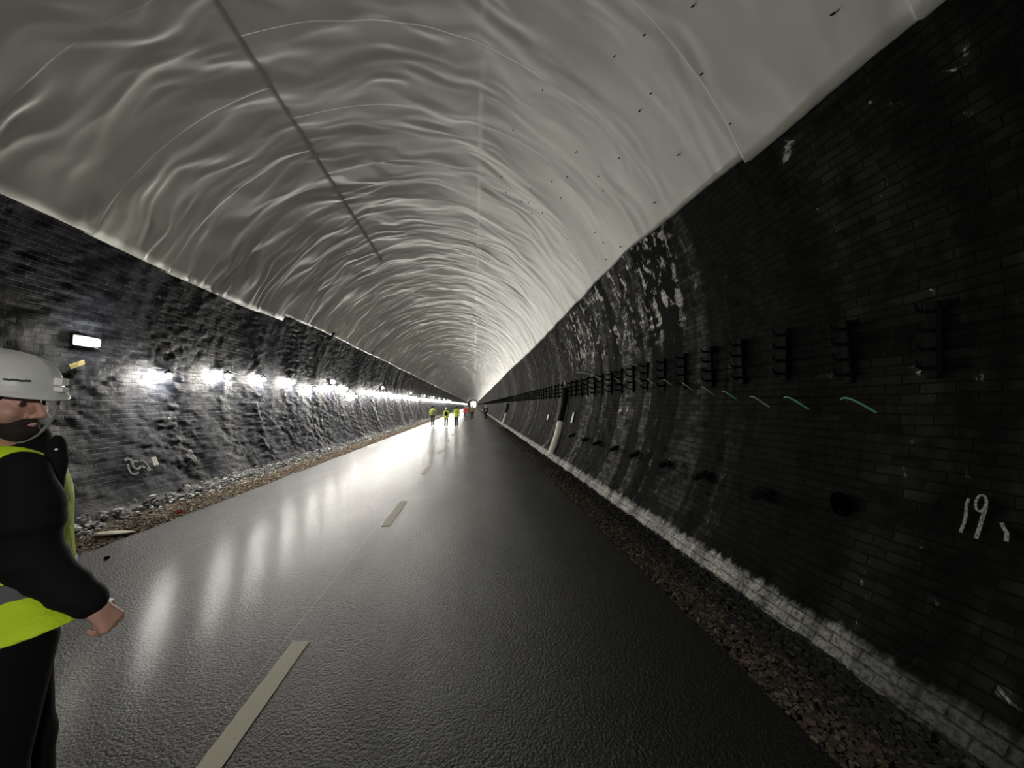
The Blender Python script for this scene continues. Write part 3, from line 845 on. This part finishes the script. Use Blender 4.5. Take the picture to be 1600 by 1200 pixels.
def build_head(S, hc, H, fine=True):
    """skull, jaw and features in head frame H (x forward, y left, z up)"""
    def W(p): return np.array(hc)+H@np.array(p)
    S.ell(W((-.008, 0, .025)), (.098, .076, .098), H, .02)
    S.ell(W((.022, 0, -.050)), (.070, .060, .068), H, .04)
    S.ell(W((.066, 0, -.092)), (.028, .027, .024), H, .03)
    if not fine: 
        S.ell(W((.10, 0, -.015)), (.016, .012, .02), H, .015); return W
    for s_ in (-1, 1):
        S.cone(W((.083, s_*.040, .032)), W((.094, s_*.010, .030)), .010, .010, .015)
        S.ell(W((.062, s_*.045, -.022)), (.030, .024, .026), H, .02)
        S.ell(W((.104, s_*.033, .012)), (.020, .017, .012), H, .012, 'sub')
        S.ell(W((.080, s_*.032, .010)), (.0145, .0145, .0135), H, .004)
        S.ell(W((-.006, s_*.078, -.006)), (.020, .010, .032), H, .008)
        S.ell(W((.104, s_*.013, -.031)), (.011, .009, .009), H, .006)
        S.cone(W((.088, s_*.022, -.061)), W((.101, 0, -.057)), .0055, .0065, .006)
        S.cone(W((.088, s_*.020, -.067)), W((.099, 0, -.071)), .0055, .0072, .006)
    S.cone(W((.094, 0, .022)), W((.122, 0, -.020)), .008, .0125, .010)
    S.ell(W((.120, 0, -.027)), (.012, .012, .010), H, .008)
    return W

def near_man():
    yb = 50                     # heading of the body; the head looks back over the right shoulder
    B = frame(yb)
    org = np.array((-.20, 1.493, 0.0))
    def P(f, l, z): return org+B@np.array((f, l, 0))+np.array((0, 0, z))
    root = empty('person', tuple(org))
    hc = np.array((-.165, 1.408, 1.732)); H = frame(4, 10, 3)
    sh_r = np.array((-.055, 1.380, 1.510)); el_r = np.array((-.025, 1.392, 1.225)); wr_r = np.array((.155, 1.392, 1.082))
    sh_l = P(-.02, .19, 1.52); el_l = P(-.10, .25, 1.25); wr_l = P(.02, .26, 1.03)
    neck = P(.0, -.03, 1.55); chest = P(.0, 0, 1.36); belly = P(.01, 0, 1.14); pel = P(0, 0, .99)
    sx_ = np.array((.055, 0, 0)); hip_r, hip_l = P(-.02, -.07, .95)+sx_, P(-.02, .11, .95)+sx_
    kn_r, kn_l = P(-.05, -.06, .52)+sx_, P(.03, .12, .53)+sx_
    an_r, an_l = P(-.20, -.06, .12)+sx_, P(.06, .12, .09)+sx_
    h = .0046
    S = SDF((-.75, .90, 0), (.45, 2.1, 1.90), h)
    W = build_head(S, hc, H)
    S.cone(neck+(0, 0, -.02), hc+H@np.array((-.02, 0, -.06)), .062, .055, .04)
    S.ell(chest, (.105, .155, .20), B, .04); S.ell(belly, (.10, .135, .17), B, .06); S.ell(pel, (.105, .15, .12), B, .05)
    S.cone(P(-.01, -.10, 1.50), P(-.01, .10, 1.50), .06, .06, .05)
    for a, b, c in ((sh_r, el_r, wr_r), (sh_l, el_l, wr_l)):
        S.cone(a, b, .050, .040, .03); S.cone(b, c, .040, .028, .02)
    for hp, kn, an, s_ in ((hip_r, kn_r, an_r, -1), (hip_l, kn_l, an_l, 1)):
        S.cone(hp, kn, .078, .050, .03); S.cone(kn, an, .050, .036, .02); S.cone(an, an+B@np.array((.16, 0, 0))-(0, 0, an[2]-.05), .038, .03, .02)
    # right hand: palm continues the forearm, fingers curl down and back
    def hand(wr, d, side, curl, k=.004):
        d = d/np.linalg.norm(d); u = side-d*(side@d); u /= np.linalg.norm(u)      # u: towards the thumb side
        n = np.cross(d, u); n = n if n@curl > 0 else -n                            # n: palm direction
        S.cone(wr, wr+d*.025, .026, .026, .012, flat=(n, .75))
        for q in (-.026, -.009, .009, .025):
            S.cone(wr+d*.02+u*q*.6, wr+d*.085+u*q, .016, .0125, .010)
        Ls = [(-.031, .026, .020, .016), (-.011, .034, .024, .018), (.010, .037, .026, .019), (.030, .033, .023, .018)]
        for i, (q, l1, l2, l3) in enumerate(Ls):
            a = wr+d*(.088 if i else .080)+u*q; c1, c2, c3 = 38+6*(3-i), 92+5*(3-i), 140
            for L, cang, r0, r1 in ((l1, c1, .0098, .0088), (l2, c2, .0088, .0078), (l3, c3, .0078, .0066)):
                b = a+(d*math.cos(rad(cang))+n*math.sin(rad(cang)))*L
                S.cone(a, b, r0, r1, .003); a = b
        a = wr+d*.022+u*.024+n*.006; b = a+(d*.6+u*.55+n*.45)*.036; c = b+(d*.75+u*.05+n*.65)*.030; e = c+(d*.8-u*.2+n*.55)*.022
        S.cone(a, b, .014, .0115, .008); S.cone(b, c, .0110, .0095, .003); S.cone(c, e, .0095, .0075, .003)
    hand(wr_r+(wr_r-el_r)*.03, np.array((.20, .35, -.62)), np.array((.1, .85, .4)), np.array((-.9, .0, -.35)))
    hand(wr_l, wr_l-el_l, B@np.array((1, 0, .2)), B@np.array((0, -1, 0)))
    body = S.mesh('body', M_SKIN, root, org)
    # jacket
    S = SDF((-.65, 1.0, .85), (.35, 2.0, 1.70), .007)
    S.ell(chest, (.125, .175, .22), B, .04); S.ell(belly, (.118, .155, .19), B, .06); S.ell(pel+(0, 0, .03), (.118, .16, .12), B, .05)
    S.cone(P(-.01, -.11, 1.50), P(-.01, .11, 1.50), .072, .072, .05)
    S.cone(sh_r, sh_r*.6+el_r*.4, .060, .076, .04); S.cone(sh_r*.6+el_r*.4, el_r, .076, .067, .04); S.cone(el_r, wr_r-(wr_r-el_r)*.06, .067, .047, .03)
    S.cone(sh_l, el_l, .074, .062, .04); S.cone(el_l, wr_l, .060, .045, .03)
    S.cone(neck+(0, 0, -.03), neck+(0, 0, .045), .086, .080, .03)        # collar
    for (a, b, t, r_) in ((sh_r, el_r, .55, .078), (sh_r, el_r, .95, .074), (el_r, wr_r, .45, .064), (el_r, wr_r, .75, .057)):
        c = a+(b-a)*t; S.ell(c+np.array((.0, -.006, -.006)), (r_, r_, .018), None, .03)
    # cuff opening
    jk = S.mesh('jacket', M_JACKET, root, org)
    # vest
    def vest_sdf(g, res):
        S = SDF((-.60, 1.05, .88), (.30, 1.95, 1.70), res)
        S.ell(chest+(0, 0, .0), (.142+g, .182+g, .24), B, .04); S.ell(belly, (.140+g, .172+g, .21), B, .07)
        S.cone(P(.0, -.03, 1.10), P(.02, -.06, .95), .155+g, .195+g, .06, flat=(B@np.array((1, 0, 0)), .86))
        S.cone(P(-.03, -.095, 1.51), P(-.01, .085, 1.51), .088+g, .086+g, .05)
        S.cone((-.10, 1.43, 1.14), (-.015, 1.40, 1.00), .09+g, .125+g, .05)
        return S
    hemp, hemn = np.array((.10, 1.40, 1.035)), np.array((.20, 0, -1.0))
    def cuts(S):
        S.plane(hemp, hemn)
        S.cone(neck+(0, 0, -.05), neck+(0, 0, .12), .078, .11, .01, 'sub')
        S.cone(sh_r+(.04, -.02, .01), sh_r+(.02, -.0, -.14), .074, .074, .01, 'sub'); S.cone(sh_l+(0, 0, .06), sh_l+(0, 0, -.08), .095, .085, .01, 'sub')
    S = vest_sdf(0, .006); cuts(S)
    vest = S.mesh('vest', M_VEST, root, org)
    S = vest_sdf(.004, .005); cuts(S)
    nb = np.array((.10, 0, -1.0)); S.plane((0, 1.4, 1.128), nb); S.plane((0, 1.4, 1.178), -nb)
    S.mesh('reflective_band', M_BAND, vest, (0, 0, 0)).location = tuple(-org)
    # trousers
    S = SDF((-.65, 1.0, .06), (.35, 2.05, 1.12), .009)
    S.ell(pel, (.122, .165, .13), B, .05)
    for hp, kn, an in ((hip_r, kn_r, an_r), (hip_l, kn_l, an_l)):
        S.cone(hp, kn, .100, .076, .03); S.cone(kn, an, .076, .066, .03)
    S.mesh('trousers', M_TROUSER, root, org)
    for an in (an_r, an_l):
        S = SDF(an-.3, an+.35, .009); f = B@np.array((1, 0, 0))
        z0 = max(0, an[2]-.09)
        S.cone(an, (an[0], an[1], z0+.05), .055, .052, .03)
        S.cone((an[0], an[1], z0+.045), (an[0]+f[0]*.17, an[1]+f[1]*.17, z0+.04), .050, .046, .03)
        S.plane((0, 0, z0+.002), (0, 0, -1)); S.mesh('boot', M_BOOT, root, org)
    # beard, moustache, eyebrows, hair, eyes
    def piece(name, m, fn, res=.0035, lo=(-.16,)*3, hi=(.16,)*3):
        S = SDF(hc+np.array(lo), hc+np.array(hi), res); fn(S); return S.mesh(name, m, root, org)
    def fb(S):
        S.ell(W((.024, 0, -.054)), (.072, .0635, .070), H, .02); S.ell(W((.068, 0, -.094)), (.031, .031, .027), H, .02)
        S.plane(W((0, 0, -.050)), H@np.array((-.45, 0, 1))); S.plane(W((.030, 0, 0)), H@np.array((-1, 0, .5)))
        S.cone(W((.085, .02, -.064)), W((.112, 0, -.064)), .005, .006, .004, 'sub'); S.cone(W((.085, -.02, -.064)), W((.112, 0, -.064)), .005, .006, .004, 'sub')
        S.ell(W((.079, 0, -.080)), (.034, .040, .024), H, .012)
        for s_ in (-1, 1): S.cone(W((.086, s_*.030, -.056)), W((.080, s_*.033, -.085)), .008, .010, .008)
        for s_ in (-1, 1): S.cone(W((.100, s_*.004, -.046)), W((.086, s_*.030, -.060)), .0085, .006, .004)
    piece('beard', M_BEARD, fb)
    for s_ in (-1, 1):
        piece('eyebrow', M_BEARD, lambda S: (S.cone(W((.096, s_*.014, .036)), W((.088, s_*.045, .038)), .0055, .004, .002)), .003)
    def fh(S):
        S.ell(W((-.010, 0, .025)), (.103, .081, .102), H, .01); S.plane(W((.05, 0, 0)), H@np.array((1, 0, -.35))); S.plane(W((0, 0, -.035)), H@np.array((.3, 0, -1)))
    piece('hair', M_BEARD, fh, .004)
    M_EYE = mat('eye', (.05, .04, .035), .15)
    for s_ in (-1, 1):
        bm = bmesh.new(); bmesh.ops.create_uvsphere(bm, u_segments=14, v_segments=10, radius=.0105); o = obj('eye', bm, M_EYE, root, True)
        o.location = tuple(W((.0865, s_*.032, .009))-org)
    return root, hc, H, org, P, B
man, hc, H, org, P, B = near_man()
tag(man, 'bearded person at the left edge in white helmet, black jacket and yellow vest, looking back', 'person')

def helmet_meshes(parent, origin, hc, H, s=1.0, fine=True):
    """hard hat with ridges and brim in head frame"""
    def W(p): return np.array(hc)+H@np.array(p)*s-np.array(origin)
    root = parent
    # dome by revolve in head frame, egg shaped
    nu, nv = (64, 26) if fine else (20, 8)
    V = []
    for i in range(nv+1):
        ph = (PI/2)*i/nv
        for j in range(nu):
            a = 2*PI*j/nu
            rx, ry, rz = .142, .114, .118
            if math.cos(a) > 0: rx *= 1.0
            cp = max(0, math.cos(ph))**.72
            x, y, z = rx*cp*math.cos(a)-.004, ry*cp*math.sin(a), rz*math.sin(ph)**.95
            if fine and abs(y) < .016 and z > .05 : z += .0035*(1-abs(y)/.016)
            flare = max(0, 1-ph/.16)
            x *= 1+.05*flare; y *= 1+.06*flare
            V.append(W((x, y, z+.050)))
    F = [[i*nu+j, i*nu+(j+1) % nu, (i+1)*nu+(j+1) % nu, (i+1)*nu+j] for i in range(nv) for j in range(nu)]
    shell = mesh_np('helmet', np.array(V), np.array(F), M_HELMET, root)
    V = []
    ins = [(1.03, .056), (1.085, .044), (1.10, .040), (1.08, .037), (.93, .046)]
    for sc_, z in ins:
        for j in range(nu):
            a = 2*PI*j/nu; pk = max(0, math.cos(a))**3
            rx = .142*sc_+(.016*pk if sc_ > 1.05 else 0); ry = .114*sc_
            V.append(W((rx*math.cos(a)-.004, ry*math.sin(a), z-(.006*pk if sc_ > 1.05 else 0))))
    F = [[i*nu+j, (i+1)*nu+j, (i+1)*nu+(j+1) % nu, i*nu+(j+1) % nu] for i in range(len(ins)-1) for j in range(nu)]
    mesh_np('brim', np.array(V), np.array(F), M_HELMET, shell)
    if not fine: return shell
    def bx(c, sz, name, m, yawl=0):
        bm = bmesh.new(); box(bm, (0, 0, 0), sz, bev=.002)
        Mx = Matrix([list(r) for r in H]).to_4x4() @ Matrix.Rotation(rad(yawl), 4, 'Z')
        for v in bm.verts: v.co = Mx @ v.co + Vector(W(c))
        return obj(name, bm, m, shell)
    bx((.143, .014, .092), (.024, .026, .024), 'lamp_clip', M_HELMCLIP, 4); bx((.148, .014, .067), (.024, .026, .015), 'lamp_clip', M_HELMCLIP, 4)
    # cable clip at the side with glossy edge
    bx((.0, -.121, .062), (.05, .010, .008), 'side_clip', M_HELMCLIP)
    # dark worn logo lettering on the front right flank
    for k, (dx, wd) in enumerate(((0, .016), (.014, .012), (.025, .014), (.038, .012))):
        a = rad(-50+k*6.0); c = (.142*math.cos(a)*1.000-.004, .114*math.sin(a)*1.000, .088+.0015*(k % 2))
        bx(c, (.003, wd*1.1, .006), 'logo_mark', mat('logo_grey', (.05, .05, .055), .5), math.degrees(a)-4)
    bm = bmesh.new()
    pts = [W(p) for p in ((.118, .050, .050), (.121, .047, .02), (.122, .043, -.02), (.118, .036, -.055), (.102, .020, -.100), (.075, 0, -.125), (.03, -.035, -.105), (.0, -.068, -.05), (-.01, -.088, .045))]
    P2 = []
    for i in range(len(pts)-1):
        for k in range(5): P2.append(np.array(pts[i])*(1-k/5)+np.array(pts[i+1])*k/5)
    P2.append(pts[-1]); 
    for _ in range(3): P2 = [P2[0]]+[(P2[i-1]+P2[i]*2+P2[i+1])/4 for i in range(1, len(P2)-1)]+[P2[-1]]
    tube(bm, P2, .0065, 8, .35); obj('chin_strap', bm, M_STRAP, shell, True)
    return shell
helmet_meshes(man, org, hc, H)
# shoulder pack strap and radio at the chest (the black shape beyond the arm)
S = SDF((-.2, 1.2, 1.2), (.3, 1.75, 1.75), .006)
c = np.array((-.040, 1.46, 1.550)); S.ell(c, (.022, .030, .070), None, .02); S.cone(c+(.0, 0, -.02), c+(.012, .0, -.13), .025, .012, .02)
S.mesh('chest_pack', M_JACKET, man, org)
bm = bmesh.new(); bmesh.ops.create_icosphere(bm, subdivisions=2, radius=.0045)
o = obj('pack_glint', bm, M_HELMCLIP, man, True); o.location = tuple(np.array((-.020, 1.437, 1.572))-org)  # white bead stands in for a small glint of light on the pack

# ------------------------------------------------------------------ distant walkers
def walker(x, y, height, heading, top, legs, phase, helmet, bag, lab, vest_long=False, cap=None):
    k = height/1.75; B = frame(heading); org = np.array((x, y, 0.0)); root = empty('person', tuple(org))
    def P(f, l, z): return (B@np.array((f, l, 0))+np.array((0, 0, z)))*k
    hd = P(.02, 0, 1.63); st = phase
    hips = [P(0, s_*.09, .92) for s_ in (-1, 1)]
    kn = [P(.10*st*s_+.03, s_*.09, .50) for s_ in (-1, 1)]
    an = [P(.20*st*s_-.05, s_*.09, .10 if s_*st > 0 else .14) for s_ in (-1, 1)]
    sh = [P(0, s_*.19, 1.42) for s_ in (-1, 1)]; el = [P(-.10*st*s_, s_*.24, 1.16) for s_ in (-1, 1)]; wr = [P(-.14*st*s_+.06, s_*.24, .93) for s_ in (-1, 1)]
    res = .014
    S = SDF((-.5, -.5, 0), (.5, .5, 1.95), res)
    S.ell(hd, np.array((.095, .078, .115))*k, B, .02); S.cone(P(0, 0, 1.42), hd, .05*k, .05*k, .03)
    S.ell(P(.10, 0, 1.61), np.array((.02, .016, .02))*k, B, .01)
    S.ell(P(0, 0, 1.27), np.array((.10, .15, .20))*k, B, .04); S.ell(P(0, 0, 1.0), np.array((.10, .14, .16))*k, B, .04)
    for i in (0, 1):
        S.cone(sh[i], el[i], .045*k, .036*k, .03); S.cone(el[i], wr[i], .036*k, .028*k, .02); S.ell((wr[i]+P(.01, 0, -.07)), np.array((.022, .03, .05))*k, B, .02)
        for q in (-.02, -.007, .007, .02): S.cone(wr[i]+P(q, 0, -.09), wr[i]+P(q+.01, 0, -.165+abs(q)), .009, .008, .004)
        S.cone(hips[i], kn[i], .07*k, .048*k, .03); S.cone(kn[i], an[i], .048*k, .036*k, .02); S.cone(an[i], an[i]+P(.13, 0, -.05), .035*k, .03*k, .02)
    S.mesh('body', M_SKIN, root)
    S = SDF((-.5, -.5, .6), (.5, .5, 1.75), res)
    S.ell(P(0, 0, 1.27), np.array((.125, .175, .22))*k, B, .04); S.ell(P(0, 0, 1.02), np.array((.125, .165, .17))*k, B, .05)
    if vest_long: S.cone(P(0, 0, 1.0), P(0, 0, .86), .15*k, .17*k, .04)
    S.cone(P(0, -.11, 1.43), P(0, .11, 1.43), .07*k, .07*k, .04)
    for i in (0, 1): S.cone(sh[i], el[i], .065*k, .055*k, .03); S.cone(el[i], wr[i], .055*k, .042*k, .02)
    S.plane((0, 0, (.80 if vest_long else .86)*k), (0, 0, -1))
    jk = S.mesh('jacket', top, root)
    S = SDF((-.5, -.5, .05), (.5, .5, 1.1), res)
    S.ell(P(0, 0, .95), np.array((.115, .155, .11))*k, B, .04)
    for i in (0, 1): S.cone(hips[i], kn[i], .09*k, .066*k, .03); S.cone(kn[i], an[i], .066*k, .055*k, .02)
    S.mesh('trousers', legs, root)
    for i in (0, 1):
        S = SDF(an[i]-.25, an[i]+.3, res); z0 = an[i][2]-.09*k; q = an[i].copy(); q[2] = z0+.045
        S.cone(an[i], q, .05*k, .05*k, .02); S.cone(q, q+P(.16, 0, 0), .046*k, .04*k, .02); S.plane((0, 0, z0), (0, 0, -1)); S.mesh('boot', M_BOOT, root)
    if helmet: helmet_meshes(root, (0, 0, 0), hd, B, k, False)
    else:
        S = SDF(hd-.2, hd+.2, res); S.ell(hd+P(-.01, 0, .02), np.array((.105, .088, .115))*k, B, .02); S.plane(hd+P(.04, 0, 0), B@np.array((1, 0, -.3))); S.mesh('hair', M_BEARD, root)
    if bag:
        S = SDF(P(-.25, 0, 1.2)-.35, P(-.25, 0, 1.2)+.35, res); S.ell(P(-.19, 0, 1.20), np.array((.09, .14, .21))*k, B, .03); S.mesh('backpack', bag, root)
    tag(root, lab, 'person', 'people walking far down the tunnel')
    return root
DGREY = mat('dark_grey_cloth', (.025, .025, .03), .8); GREY = mat('grey_cloth', (.10, .105, .12), .8); LGREY = mat('pale_grey_cloth', (.22, .23, .24), .8); RED = hivis('red_jacket', (.62, .05, .04)); YEL = hivis('lime_jacket', (.58, .70, .06)); OCH = hivis('ochre_jacket', (.36, .27, .10))
walker(-2.05, 32.5, 1.66, 92, YEL, DGREY, .8, False, LGREY, 'leftmost distant person in yellow with a grey backpack and grey trousers')
walker(-.87, 31.4, 1.50, 88, YEL, M_TROUSER, -.7, True, M_JACKET, 'short distant person in lime jacket and white helmet with black bag', True)
walker(-.07, 31.8, 1.64, 90, YEL, M_TROUSER, .9, False, None, 'distant person in lime jacket and black trousers beside the road centre line', True)
walker(.38, 43.6, 1.62, 90, RED, GREY, -.8, True, None, 'distant person in red jacket and grey trousers')
walker(1.16, 45.4, 1.66, 94, OCH, M_TROUSER, .7, True, None, 'distant person in ochre yellow jacket in front of the tunnel exit')
walker(2.73, 45.3, 1.64, 90, M_JACKET, M_TROUSER, .6, True, LGREY, 'dark clothed distant person with pale pack near the right wall')
